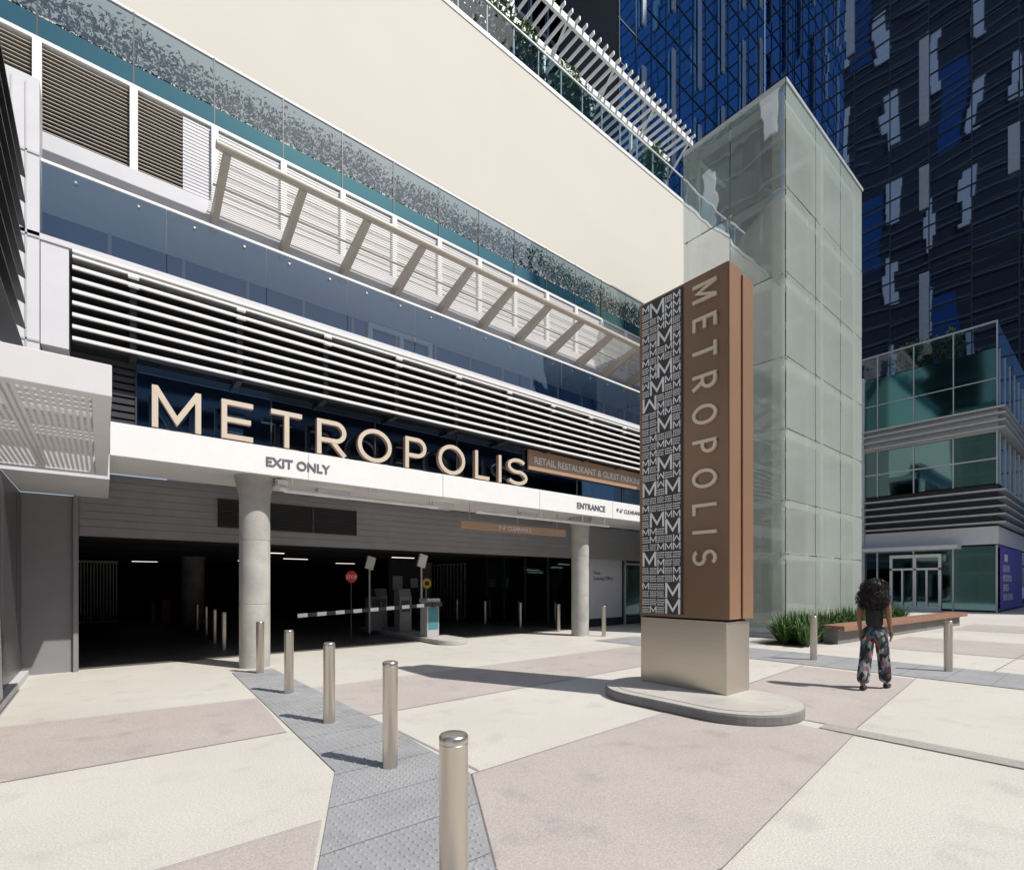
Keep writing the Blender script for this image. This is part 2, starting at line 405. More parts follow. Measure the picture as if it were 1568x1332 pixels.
def railing(name,x0,x1,y,z0,z1,pitch,m,cap=M_white,start=None):
    gb=B(); x=x0
    while x<x1-.01:
        xe=min(x+pitch,x1); t0=random.uniform(-.006,.006); t1=random.uniform(-.006,.006)
        gb.quad([(x+.008,y,z0),(xe-.008,y+t1,z0),(xe-.008,y+t0+t1,z1),(x+.008,y+t0,z1)])
        x=xe
    gb.make(name+'_glass',m,G,recalc=False)
    cb=B(); cb.box(x0,x1,y-.02,y+.04,z1+.003,z1+.045); cb.make(name+'_cap',cap,G)
railing('terrace_railing',-.69,XR,10.05,6.695,7.76,1.52,M_rail)
b=B(); k=0
while -.3+.76*k<XR:
    xx=-.3+.76*k; b.tube((xx,10.0,7.62),(xx,10.035,7.62),.018,8); k+=1
b.make('terrace_railing_fittings',M_steel,G,smooth=True)
b=B(); b.box(XL,XR,13.5,13.6,6.7,8.9); b.make('level_two_glass_wall',M_navy,G)
b=B()
k=0
while XL+1.3*k<XR: b.box(XL+1.3*k,XL+1.3*k+.06,13.44,13.497,6.7,8.9); k+=1
b.box(XL,XR,13.45,13.495,8.1,8.16)
b.make('level_two_mullions',M_wgrey,G)
b=B()
for xx in (5.8,6.75,7.7): b.box(xx-.06,xx+.06,13.36,13.43,6.7,8.75)
b.box(5.74,7.76,13.35,13.42,8.75,8.87); b.box(5.86,7.64,13.36,13.43,7.95,8.03)
b.make('level_two_door_frame',M_white,G)
b=B(); b.box(XL,-.70,10.0,10.47,3.61,8.9); b.box(-.69,-.38,10.02,10.45,5.1,6.6); b.make('left_pier_cladding',M_lgrey,G)
b=B()
for xx in (-1.0,-.85): b.box(xx,xx+.02,9.985,9.999,3.7,8.8)
for zz in (5.1,6.6,7.8): b.box(-3,-.70,9.985,9.998,zz,zz+.03)
b.make('left_pier_grooves',M_wgrey,G)
b=B(); b.box(XL,XR,11.55,13.9,8.90,9.20); b.make('white_ledge',M_lgrey,G,.01)
b=B(); b.box(XL,XR,11.95,12.05,9.2,10.75); b.make('louvre_backing',M_dark,G)
b=B()
for i in range(22):
    z=9.24+.069*i
    b.prism(XL,1.22,[(11.70,z),(11.70,z+.012),(11.8,z+.045),(11.8,z+.033)])
b.make('upper_louvre_dark',M_tan,G)
b=B()
for i in range(22):
    z=9.24+.069*i; b.box(1.23,XR,11.70,11.73,z,z+.050)
b.make('upper_louvre_light',M_lgrey,G)
b=B(); b.box(1.23,XR,11.75,11.78,9.2,10.75); b.make('upper_louvre_light_back',M_wgrey,G)
b=B(); k=-6
while .46+1.305*k<XR:
    xx=.46+1.305*k; b.box(xx-.06,xx+.06,11.62,11.695,9.2,10.77); k+=1
b.make('upper_mullions',M_white,G)
b=B(); b.box(XL,XR,11.66,11.80,10.775,10.84); b.make('upper_white_strip',M_white,G)
b=B(); b.box(XL,XR,11.70,11.90,10.845,11.22); b.make('teal_spandrel_band',M_teal,G)
b=B(); k=-6
while .46+1.305*k<XR:
    xx=.46+1.305*k; b.box(xx-.012,xx+.012,11.685,11.697,10.85,12.2); k+=1
b.make('spandrel_joints',M_dark,G)
b=B(); b.box(XL,XR,11.9,14.0,10.85,11.25); b.make('level_three_slab',M_lgrey,G)
railing('level_three_railing',.46-1.305*6,XR,11.71,11.255,12.18,1.305,M_rail3u)
b=B(); b.box(XL,XR,11.95,12.0,11.255,11.35); b.make('planter_front',M_wgrey,G)
b=B(); b.box(XL,XR,12.005,12.8,11.255,11.33); b.make('planter_soil',M_soil,G)
b=B(); b.box(XL-3,XR,14.0,19.0,8.9,20.35); b.make('beige_wall',M_beige,G)
b=B(); b.box(XL-3,XR+.05,13.97,19.0,20.353,20.5); b.make('parapet_cap',M_white,G)
gb=B(); x=2.0
while x<XR: gb.quad([(x+.01,14.13,20.52),(x+1.19,14.13,20.52),(x+1.19,14.13,21.75),(x+.01,14.13,21.75)]); x+=1.2
gb.make('roof_railing_glass',M_rail3,G,recalc=False)
b=B(); b.box(2,XR,14.1,14.16,21.755,21.8); x=2
while x<XR: b.box(x-.025,x+.025,14.15,14.2,20.5,21.75); x+=1.2
b.make('roof_railing_rail',M_white,G)
P=group('rooftop_pergola')
b=B()
for yy in (14.15,15.5,17.2): b.box(8,23.4,yy,yy+.12,23.9,24.15)
x=8.1
while x<23.4: b.box(x,x+.06,13.95,17.6,24.153,24.30); x+=.42
x=8.5
while x<23.5:
    b.box(x,x+.12,15.5,15.62,20.5,23.895); b.bar((x+.06,15.5,22.8),(x+.06,14.2,23.9),.08,.08); x+=2.9
b.make('pergola_frame',M_white,P)
b=B(); b.box(12.80,12.86,12.31,17.49,.12,2.95); b.make('storefront_glass_side',M_storef,G)
b=B()
for yy in (12.32,13.6,14.9,16.2,17.4): b.box(12.76,12.797,yy,yy+.06,.0,3.0)
b.box(12.75,12.797,12.32,17.45,2.9,3.0); b.box(12.75,12.797,12.32,17.45,0,.12)
b.make('storefront_frames',M_dark,G)
b=B(); b.box(12.87,XR,12.75,12.9,0,3.65); b.make('storefront_back_wall',M_dark,G)
b=B(); b.box(13.9,15.78,12.60,12.74,.32,3.35); b.make('leasing_panel',M_lgrey,G)
text('leasing_text','Thea\nLeasing Office',(14.1,12.585,1.95),.2,(math.pi/2,0,0),M_dtext,G,.002)
b=B(); b.box(16.0,18.2,12.66,12.74,.1,3.0); b.box(18.6,XR,12.66,12.74,.1,3.3); b.make('storefront_doors_glass',M_storef,G)
b=B()
for xx in (15.95,17.05,18.2,19.4,20.8): b.box(xx,xx+.08,12.6,12.657,0,3.2)
b.box(15.95,18.28,12.59,12.655,2.35,2.43); b.box(15.95,18.28,12.59,12.655,3.1,3.18)
b.make('storefront_door_frames',M_wgrey,G)
b=B(); b.tube((2.75,10.42,3.42),(6.2,10.42,3.42),.045); b.tube((7.3,10.42,3.42),(12.4,10.42,3.42),.045)
for xx in (2.9,4.5,6.0,7.5,9.5,11.2,12.2): b.tube((xx,10.42,3.42),(xx,10.42,3.66),.02,8)
b.make('soffit_light_tubes',M_lampw,G,smooth=True)
b=B(); b.box(2.62,2.80,10.35,10.6,3.5,3.6); b.tube((2.62,10.3,3.44),(2.85,10.45,3.44),.05); b.make('security_camera',M_lampw,G)
b=B()
for (a,c) in ((3.6,4.3),(6.4,7.0),(9.3,9.9)): b.box(a,c,11.0,11.2,3.5,3.655)
b.make('soffit_boxes',M_lgrey,G)

A=group('metal_canopy')
b=B(); b.tube((1.55,10.1,9.28),(15.2,10.1,9.28),.075,14); b.make('front_tube',M_tan,A,smooth=True)
b=B(); x=1.73
while x<15.3:
    b.prism(x-.055,x+.055,[(10.1,9.33),(11.69,8.93),(11.69,8.60),(10.1,9.16)])
    x+=1.305
b.make('support_arms',M_tan,A)
b=B()
N=30
for i in range(N):
    t=(i+.5)/N; yy=10.15+t*1.5; zz=9.34-t*.38
    b.box(1.62,15.2,yy-.009,yy+.009,zz,zz+.010)
b.make('canopy_slats',M_mesh,A)
b=B()
for t in (.02,.5,.98):
    yy=10.15+t*1.5; zz=9.31-t*.38; b.box(1.62,15.2,yy-.02,yy+.02,zz-.02,zz+.015)
b.make('purlins',M_mesh,A)

LT=group('metropolis_letter_sign')
b=B(); bs=B(); zc=0
Lx=[('M',.63,1.315),('E',1.62,2.12),('T',2.42,2.97),('R',3.25,3.83),('O',4.07,4.82),('P',5.14,5.66),('O',5.97,6.70),('L',6.99,7.42),('I',7.71,7.80),('S',7.98,8.66)]
Hh=.68
for ch,x0,x1 in Lx:
    w=(x1-x0)/Hh
    for st,cl in glyph(ch,w,.125):
        zc+=1; off=(zc%6)*.0012
        ribbon(b,st,cl,.125,lambda u,v,d,x0=x0:(x0+u*Hh,10.12-d,4.15+v*Hh),.095,.11+off)
        ribbon(bs,st,cl,.118,lambda u,v,d,x0=x0:(x0+u*Hh,10.12-d,4.15+v*Hh),0,.094+off*.1)
b.make('letter_faces',M_letter,LT); bs.make('letter_returns',M_copper,LT)
b=B()
for ch,x0,x1 in Lx: b.box(x0+.05,x1-.03 if x1-x0>.2 else x1,10.11,10.16,4.122,4.16)
b.make('letter_mounts',M_bronze_lit,LT)
RS=group('retail_parking_sign')
b=B(); b.box(8.93,14.3,10.28,10.34,4.70,5.24); b.make('sign_board',M_copper,RS,.005)
text('sign_text','RETAIL RESTAURANT & GUEST PARKING',(9.12,10.27,4.88),.262,(math.pi/2,0,0),M_wtext,RS,.006,bold=.003)
ES=group('exit_only_sign')
text('exit_text','EXIT ONLY',(2.32,9.99,3.765),.232,(math.pi/2,0,0),M_dtext,ES,.006,bold=.005)
EN=group('entrance_sign')
text('entrance_text','ENTRANCE',(10.5,9.99,3.76),.24,(math.pi/2,0,0),M_dtext,EN,.006,bold=.004)
text('clearance_text','9\'-6" CLEARANCE',(12.25,9.99,3.80),.17,(math.pi/2,0,0),M_dtext,EN,.006)
CB=group('clearance_bar_sign')
b=B(); b.box(7.02,10.73,10.66,10.72,3.0,3.2); b.make('bar',M_copper,CB,.006)
b=B()
for xx in (7.3,8.9,10.4): b.tube((xx,10.69,3.2),(xx,10.69,3.66),.012,8)
b.make('hangers',M_steel,CB)
text('bar_text','9\'-6" CLEARANCE',(8.2,10.65,3.05),.15,(math.pi/2,0,0),M_wtext,CB,.003)

LC=group('entrance_awning')
b=B(); b.box(-4,.06,4.83,4.95,3.0,3.24); b.box(-4,.06,8.3,8.42,3.0,3.2); b.box(-.06,.06,4.953,8.297,3.0,3.2)
b.make('awning_frame',M_lgrey,LC,.006)
b=B()
for xx in (-1.1,-.55): b.box(xx-.03,xx+.03,4.96,8.29,3.04,3.137)
for yy in (6.1,7.2): b.box(-4,-.065,yy,yy+.10,3.035,3.175)
b.make('awning_ribs',M_wgrey,LC)
b=B(); b.quad([(-4,4.955,3.02),(-.063,4.955,3.02),(-.063,8.295,3.02),(-4,8.295,3.02)]); b.make('awning_perforated_sheet',M_perf,LC)
b=B()
yy=5.0
while yy<8.2: b.box(-4,-.07,yy,yy+.10,3.18,3.195); yy+=.16
b.make('awning_top_slats',M_lgrey,LC)
LL=group('side_wall_louvre')
b=B()
for i in range(8):
    z=3.42+.20*i; n=len(b.v)
    for yy in (2.8,5.55): b.v+=[(-.47,yy,z),(-.47,yy,z+.02),(-.72,yy,z+.15),(-.72,yy,z+.12)]
    b.f+=[(n,n+1,n+2,n+3),(n+7,n+6,n+5,n+4)]+[(n+j,n+(j+1)%4,n+4+(j+1)%4,n+4+j) for j in range(4)]
b.make('blades',M_dark,LL)
b=B(); b.box(-1.0,-.73,2.8,5.55,3.4,5.1); b.make('back',M_lgrey,LL)

# ---------------------------------------------------------------- foliage
def foliage(name,boxes,m,n,size,parent=None,clump=2.3,thr=0.,base=.55):
    b=B()
    for k in range(n):
        bx=random.choice(boxes); x=random.uniform(bx[0],bx[1]); y=random.uniform(bx[2],bx[3])
        hmod=.55+.45*math.sin(x*clump+1.7*math.sin(x*.9))
        if hmod<thr: continue
        z=bx[4]+(bx[5]-bx[4])*random.random()**.7*(base+(1-base)*hmod)
        a=random.uniform(0,6.28); t=random.uniform(-.9,.9); s=size*random.uniform(.6,1.4)
        d=Vector((math.cos(a)*math.cos(t),math.sin(a)*math.cos(t),math.sin(t)))
        u=d.orthogonal().normalized(); u.rotate(Matrix.Rotation(random.uniform(0,6.28),3,d))
        p=Vector((x,y,z))
        b.quad([p,p+d*s*.5+u*s*.22,p+d*s,p+d*s*.5-u*s*.22])
    return b.make(name,m,parent,recalc=False)
def strap_plants(name,spots,m,blades,ln,parent=None,z0=0.):
    b=B()
    for (x,y) in spots:
        for k in range(blades):
            a=random.uniform(0,6.28); L=ln*random.uniform(.6,1.2); lean=random.uniform(.15,1.0); w=.022*random.uniform(.8,1.4)
            d=Vector((math.cos(a),math.sin(a),0)); s=Vector((-d.y,d.x,0)); pts=[]
            for i in range(5):
                t=i/4; pts.append(Vector((x,y,z0))+d*L*lean*t*.8+Vector((0,0,L*(t-.55*lean*t*t*t))))
            for i in range(4):
                w0=w*(1-(i/4)**2); w1=w*(1-((i+1)/4)**2)+.001
                b.quad([pts[i]-s*w0,pts[i]+s*w0,pts[i+1]+s*w1,pts[i+1]-s*w1])
    return b.make(name,m,parent,recalc=False)
foliage('hedge_planting',[(-3,22,12.05,12.6,11.3,12.38)],M_leaf3,26000,.085,clump=1.9,base=.86)
foliage('roof_hedge',[(8,22.2,14.2,14.9,20.6,22.6)],M_leaf,7000,.20,clump=1.3,thr=.35)

# ---------------------------------------------------------------- monument sign
PY_=group('monument_pylon_sign',(6.65,4.0,0))
isl=group('kerb_island')
def stadium(cx,cy0,cy1,r,z0,z1,name,m,parent,bev=.02):
    b=B(); pts=[]
    for i in range(25): a=math.pi*i/24; pts.append((cx+r*math.cos(a),cy1+r*math.sin(a)))
    for i in range(25): a=math.pi+math.pi*i/24; pts.append((cx+r*math.cos(a),cy0+r*math.sin(a)))
    n=len(pts); b.v=[(x,y,z0) for x,y in pts]+[(x,y,z1) for x,y in pts]
    b.f=[tuple(range(n,2*n)),tuple(reversed(range(n)))]+[(i,(i+1)%n,n+(i+1)%n,n+i) for i in range(n)]
    return b.make(name,m,parent,bev)
stadium(6.25,3.22,4.27,.80,0,.123,'island_edge_shaded',M_kerbd,isl,.02)
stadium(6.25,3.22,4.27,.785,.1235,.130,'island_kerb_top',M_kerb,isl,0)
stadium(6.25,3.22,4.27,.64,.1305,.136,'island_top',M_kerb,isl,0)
b=B(); b.box(6.36,6.98,3.36,4.72,.137,1.10); b.make('pedestal',M_champ,PY_,.008)
b=B(); b.box(6.40,6.94,3.40,4.68,1.10,1.13); b.make('shadow_gap',M_black,PY_)
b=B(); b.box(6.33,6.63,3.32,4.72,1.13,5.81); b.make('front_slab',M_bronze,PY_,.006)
b=B(); b.box(6.335,6.625,3.305,3.319,1.135,5.80); b.box(6.69,6.98,3.305,4.70,1.13,5.76);b.make('side_slab',M_bronze_lit,PY_,.004)  # thin skin gives the front slab's edge the painted sunlit bronze
b=B(); b.box(6.63,6.69,3.36,4.68,1.13,5.72); b.make('reveal',M_black,PY_)
b=B(); b.box(6.312,6.329,3.985,4.66,1.17,5.77); b.make('pattern_panel',M_dark,PY_)
total=[('M',.70),('E',.50),('T',.55),('R',.58),('O',.76),('P',.53),('O',.74),('L',.44),('I',.135),('S',.62)]
Hl=.35
gap=(3.82/Hl-sum(w for _,w in total))/9
u0=0; b=B(); zc=0
for ch,w in total:
    for st,cl in glyph(ch,w,.125):
        zc+=1
        ribbon(b,st,cl,.125,lambda u,v,d,u0=u0:(6.329-d,3.82-v*Hl,5.67-(u0+u)*Hl),0,.03+(zc%6)*.0008)
    u0+=w+gap
b.make('vertical_letters',M_letter2,PY_)
b=B(); zc=0
rows,cols=40,5; ph,pw=4.58/rows,.655/cols
occ=set()
for r in range(rows):
    for q in range(cols):
        if (r,q) in occ: continue
        y1=4.652-q*pw; z0=5.755-(r+1)*ph
        k=random.random()
        big=k<.13 and q<cols-1 and r<rows-1 and (r+1,q) not in occ and (r+1,q+1) not in occ and (r,q+1) not in occ
        f=2 if big else 1
        if big:
            for a in (0,1):
                for e in (0,1): occ.add((r+a,q+e))
            z0-=ph
        sw_,sh_=pw*f-.014,ph*f-.014
        if k<.42:
            inv=random.random()<.12
            for st,cl in glyph('M',1,.15):
                zc+=1
                ribbon(b,st,cl,.13,lambda u,v,d:(6.311-d,y1-u*sw_,z0+(v if not inv else 1-v)*sh_),0,.003+(zc%5)*.0007)
        else:
            n=random.choice((3,4))
            for j in range(n):
                zz=z0+.004+j*sh_/n; yy=y1
                while yy>y1-sw_+.01:
                    l=random.uniform(.010,.030); b.box(6.307,6.311,max(yy-l,y1-sw_),yy,zz,zz+sh_*.50/n); yy-=l+.009
b.make('pattern_marks',M_wtext,PY_)

def bollard(x,y,r=.065,h=.93,name='steel_bollard'):
    b=B(); b.cyl(0,0,0,h,r,prof=[(0,r+.008),(.006,r+.008),(.008,r),(h-.045,r),(h-.043,r-.002),(h-.038,r-.002),(h-.036,r+.001),(h-.014,r+.001),(h-.004,r-.006),(h,r-.018)],n=40)
    me=b.make(name,M_steel,None,smooth=True); me.location=(x,y,.0)
for x,y in [(1.23,1.93),(1.95,4.08),(2.03,5.83),(2.12,7.77),(2.20,9.85),(2.30,13.9),(2.36,15.6),(2.5,18.0),(2.55,20.3),
            (11.94,18.45),(11.94,16.4),(11.94,14.2),(11.93,12.2),(11.93,10.22),(11.6,4.23),(12.01,2.13),(12.0,.1)]: bollard(x,y)

# ---------------------------------------------------------------- gate equipment
isl2=group('kerb_island')
stadium(7.3,11.6,16.6,.45,.0,.13,'island_kerb',M_kerb,isl2)
g=group('parking_barrier_gate',(7.1,12.3,0))
b=B(); b.box(6.95,7.33,12.25,12.65,.13,1.08); b.make('cabinet',M_wgrey,g,.015)
b=B(); b.box(6.93,7.35,12.22,12.68,1.083,1.2); b.make('cabinet_top',M_wgrey,g,.02)
b=B(); b.box(6.99,7.29,12.235,12.249,.35,.95); b.make('cabinet_door',M_tealb,g)
b=B(); b.tube((7.1,12.1,1.03),(7.1,12.25,1.03),.07,16); b.box(6.9,7.35,12.12,12.16,.98,1.10); b.make('pivot',M_dark,g)
b=B(); bs=B(); n=16
for i in range(n):
    t0,t1=i/n,(i+1)/n
    a=(7.0-3.5*t0,12.13,1.03-.16*t0); c=(7.0-3.5*t1,12.13,1.03-.16*t1)
    (b if i%2 else bs).bar(a,c,.03,.09)
b.make('arm_white_bands',M_wtext,g); bs.make('arm_black_bands',M_dark,g)
def kiosk(x,y,hh=1.45):
    g=group('ticket_kiosk',(x,y,0))
    b=B(); n=0
    b.v=[(x-.2,y-.2,.13),(x+.2,y-.2,.13),(x+.2,y+.2,.13),(x-.2,y+.2,.13),(x-.2,y-.2,hh-.25),(x+.2,y-.2,hh-.25),(x+.2,y-.1,hh),(x+.2,y+.2,hh),(x-.2,y+.2,hh),(x-.2,y-.1,hh)]
    b.f=[(3,2,1,0),(0,1,5,4),(4,5,6,9),(9,6,7,8),(1,2,7,6,5),(3,0,4,9,8),(2,3,8,7)]
    b.make('body',M_siding,g,.01)
    b=B(); b.box(x-.14,x+.14,y-.215,y-.201,.75,1.1); b.make('screen',M_dark,g)
kiosk(7.25,14.3); kiosk(7.25,16.0); kiosk(6.7,15.2,1.2)
def pole_sign(name,x,y,z):
    g=group(name,(x,y,0)); b=B(); b.tube((x,y,.1),(x,y,z),.03); b.make('pole',M_wgrey,g,smooth=True)
    b=B(); b.bar((x-.05,y-.05,z-.15),(x+.05,y-.05,z+.22),.08,.26,(1,0,0)); b.make('head',M_white,g,.01); return g
pole_sign('camera_post',6.3,14.6,2.2); pole_sign('camera_post',7.35,13.3,2.25)
g=group('stop_sign',(5.3,13.6,0))
b=B(); b.tube((5.35,13.64,0),(5.35,13.64,1.7),.02); b.make('pole',M_dark,g)
b=B(); k=[(5.35+.17*math.cos(math.pi/8+i*math.pi/4),1.80+.17*math.sin(math.pi/8+i*math.pi/4)) for i in range(8)]
b.v=[(x,13.60,z) for x,z in k]+[(x,13.62,z) for x,z in k]; b.f=[tuple(range(8)),tuple(range(15,7,-1))]+[(i,(i+1)%8,8+(i+1)%8,8+i) for i in range(8)]
b.make('plate',M_red,g); text('word','STOP',(5.35,13.595,1.75),.13,(math.pi/2,0,0),M_wtext,g,.002,'CENTER')
g=group('warning_sign',(8.6,15.0,0))
b=B(); b.tube((8.5,15.0,1.62),(8.5,15.03,1.62),.17,24); b.make('disc',M_yel,g)
b=B(); b.tube((8.5,15.06,0),(8.5,15.06,1.8),.02); b.make('pole',M_wgrey,g)
b=B(); b.tube((8.5,14.985,1.62),(8.5,14.999,1.62),.08,24); b.make('symbol',M_dark,g)

# ---------------------------------------------------------------- glass tower
T=group('glass_elevator_tower')
TX0,TX1,TY0,TY1,TZ=15.45,22.0,6.38,9.72,16.25
zl=[.12,2.48,4.06,6.15,8.25,10.7,13.2,TZ]
b=B()
def jit(): return random.uniform(-.008,.008)
for i in range(7):
    z0,z1=zl[i]+.014,zl[i+1]-.014
    for k in range(2):
        y0=TY0+.02+(TY1-TY0)*k/2; y1=TY0-.01+(TY1-TY0)*(k+1)/2
        for X in (TX0,TX1):
            j1,j2=jit(),jit(); b.quad([(X,y0,z0),(X+j1,y1,z0),(X+j1+j2,y1,z1),(X+j2,y0,z1)])
    for k in range(3):
        x0=TX0+.03+(TX1-TX0)*k/3; x1=TX0-.02+(TX1-TX0)*(k+1)/3
        for Y in (TY0,TY1):
            j1,j2=jit(),jit(); b.quad([(x0,Y,z0),(x1,Y+j1,z0),(x1,Y+j1+j2,z1),(x0,Y+j2,z1)])
b.make('glass_panes',M_frit,T,recalc=False)
b=B()
for x in (TX0+.25,TX0+3.2,TX1-.25):
    for y in (TY0+.3,TY1-.3): b.box(x-.13,x+.13,y-.13,y+.13,0,TZ-.1)
for z in zl[1:-1]+[TZ-.2]:
    b.box(TX0+.1,TX1-.1,TY0+.20,TY0+.36,z-.14,z+.08); b.box(TX0+.1,TX1-.1,TY1-.36,TY1-.22,z-.14,z+.08)
    for x in (TX0+.25,TX0+3.2,TX1-.25): b.box(x-.06,x+.06,TY0+.37,TY1-.37,z-.14,z+.08)
b.make('steel_frame',M_shaft,T)
b=B()
for z in zl[1:-1]:
    for y in (TY0+.12,(TY0+TY1)/2,TY1-.12): b.tube((TX0-.03,y,z),(TX0+.2,y,z),.03,10)
    for k in range(4):
        x=TX0+.12+(TX1-TX0-.24)*k/3; b.tube((x,TY0-.03,z),(x,TY0+.2,z),.03,10)
b.make('glass_fittings',M_steel,T)
b=B()
for x in (TX0+1.0,TX0+2.6): b.box(x-.05,x+.05,TY0+1.2,TY0+1.35,.2,TZ-.4)
b.box(TX0+.5,TX0+3.45,TY1-.3,TY1-.2,0,TZ-.4)
b.box(TX0+3.5,TX0+3.6,TY0+.8,TY1-.3,0,TZ-.5); b.make('lift_shaft',M_shaft2,T)
b=B()
for z in (4.1,8.2,12.3): b.box(TX0+3.7,TX1-.4,TY0+.5,TY1-.5,z-.12,z)
b.make('landings',M_shaft,T)
b=B(); b.box(TX0+.9,TX0+2.7,TY0+1.4,TY1-.5,12.7,15.0); b.make('lift_cab',M_shaft2,T)
b=B(); b.box(TX0-.03,TX1+.03,TY0-.03,TY1+.03,TZ+.003,TZ+.06); b.make('roof',M_rail2,T)
b=B(); b.box(TX0-.03,TX1+.03,TY0-.04,TY0-.012,TZ-.03,TZ+.07); b.box(TX0-.04,TX0-.012,TY0,TY1,TZ-.03,TZ+.07); b.box(TX0-.03,TX1,TY0-.03,TY1,0,.11)
b.make('edge_trim',M_wgrey,T)

# ---------------------------------------------------------------- bench + planter
g=group('planter_bench')
def skew(b,p0,p1,w,z0,z1):
    a=Vector((*p0,0));c=Vector((*p1,0)); d=(c-a).normalized(); s=Vector((-d.y,d.x,0))*w; k=len(b.v)
    for z in (z0,z1):
        for p in (a,c,c+s,a+s): b.v.append((p.x,p.y,z))
    b.f+=[tuple(k+i for i in q) for q in [(3,2,1,0),(4,5,6,7),(0,1,5,4),(1,2,6,5),(2,3,7,6),(3,0,4,7)]]
b=B()
for j in range(4):
    o_=.14*j; skew(b,(15.0+.01*j,4.75+o_),(26.0,4.05+o_),.125,.41,.50)
skew(b,(15.0,4.735),(26.0,4.035),.012,.36,.495)
b.make('seat_slats',M_wood,g,.006)
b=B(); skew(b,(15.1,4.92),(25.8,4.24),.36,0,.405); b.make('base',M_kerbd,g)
b=B(); b.quad([(13.6,5.2,.012),(15,5.45,.012),(25,4.85,.012),(25,6.3,.012),(13.6,6.3,.012)]); b.make('planting_bed',M_soil,g)
sp=[(random.uniform(14.0,24.5),random.uniform(5.5,6.15)) for _ in range(120)]+[(random.uniform(13.8,15),random.uniform(5.2,6.1)) for _ in range(20)]
strap_plants('strap_leaf_plants',sp,M_leaf,26,.90)

# ---------------------------------------------------------------- low-rise building
Lw=group('glass_lowrise_building')
X0=38.9; Y0=4.77; Y1=26
b=B(); b.box(X0+.3,60-.5,Y0+.3,Y1,0,14.8); b.make('core',M_dark,Lw)
def face(b,y0,y1,z0,z1,d=0.,t=.1): 
    b.box(X0+d,X0+d+t,y0,y1,z0,z1); b.box(X0+d+t+.001,58,Y0+d,Y0+d+t,z0,z1)
b=B(); face(b,Y0,Y1,.1,3.75); face(b,Y0,Y1,7.25,10.1); b.make('glass',M_low,Lw)
b=B(); face(b,Y0,Y1,11.5,14.85); b.make('teal_spandrel',M_lowteal,Lw)
b=B(); face(b,Y0,Y1,3.85,4.85,-.02,.13); face(b,Y0,Y1,10.15,11.45,.1,.1); b.make('white_bands',M_lgrey,Lw)
b=B()
for z in [5.0+.45*i for i in range(5)]+[10.25,10.65,11.05,11.4]:
    b.box(X0-.35,X0+.05,Y0-.35,Y1,z,z+.09); b.box(X0+.051,58,Y0-.35,Y0+.05,z,z+.09)
b.make('sun_fins',M_wgrey,Lw)
b=B(); face(b,Y0,Y1,4.9,7.2,.15,.1); b.make('fin_backing',M_dark,Lw)
b=B(); y=Y0
while y<Y1:
    b.box(X0-.06,X0-.003,y,y+.08,0,3.8); b.box(X0-.06,X0-.003,y,y+.06,7.2,10.15); b.box(X0-.04,X0-.003,y,y+.05,11.5,14.9); b.box(X0-.02,X0+.03,y,y+.06,14.9,16.3); y+=1.87
x=X0+.5
while x<58: b.box(x,x+.08,Y0-.06,Y0-.003,7.2,10.15); b.box(x,x+.05,Y0-.04,Y0-.003,11.5,14.9); x+=1.9
b.box(X0-.05,X0-.004,Y0,Y1,8.6,8.68); b.box(X0-.04,X0-.004,Y0,Y1,13.1,13.15); b.box(X0-.06,X0+.06,Y0,Y1,16.28,16.36)
b.make('mullions',M_wgrey,Lw)
b=B(); b.quad([(X0,Y0,14.9),(X0,Y1,14.9),(X0,Y1,16.25),(X0,Y0,16.25)]); b.quad([(X0+.04,Y0,14.9),(58,Y0,14.9),(58,Y0,16.25),(X0+.04,Y0,16.25)]); b.make('roof_railing',M_rail3,Lw,recalc=False)
b=B(); b.box(X0-1.3,X0-.07,6.3,Y1,3.62,3.84); b.make('entrance_canopy',M_lgrey,Lw)
b=B()
for y in (7.2,8.4,9.6): b.box(X0-.14,X0-.065,y,y+.14,0,3.2)
b.box(X0-.14,X0-.062,7.2,9.74,3.2,3.4); b.box(X0-.14,X0-.062,7.2,9.74,2.45,2.57); b.box(X0-.13,X0-.061,7.2,9.74,0,.25)
for y in (7.85,9.05): b.box(X0-.13,X0-.063,y,y+.09,.25,2.45)
b.make('white_entrance_doors',M_white,Lw)
b=B(); b.box(X0-.3,X0+.5,11.1,11.9,0,15.0); b.make('corner_pier',M_lgrey,Lw)
g=group('leasing_banner_sign')
b=B(); b.box(39.1,47.5,Y0-.12,Y0-.065,.15,3.72); b.make('banner',M_purple,g)
text('banner_text','CREATIVE\nMETROPOLIS\nOFFICES\nNOW LEASING',(39.6,Y0-.13,2.3),.55,(math.pi/2,0,0),M_wtext,g,.003)
b=B(); b.box(40.2,41.2,Y0-.14,Y0-.121,2.9,3.3); b.make('logo',M_wtext,g)
foliage('rooftop_shrub',[(39.6,41,6.5,9.5,15,17.0)],M_leaf,1500,.3,clump=2,thr=.2)

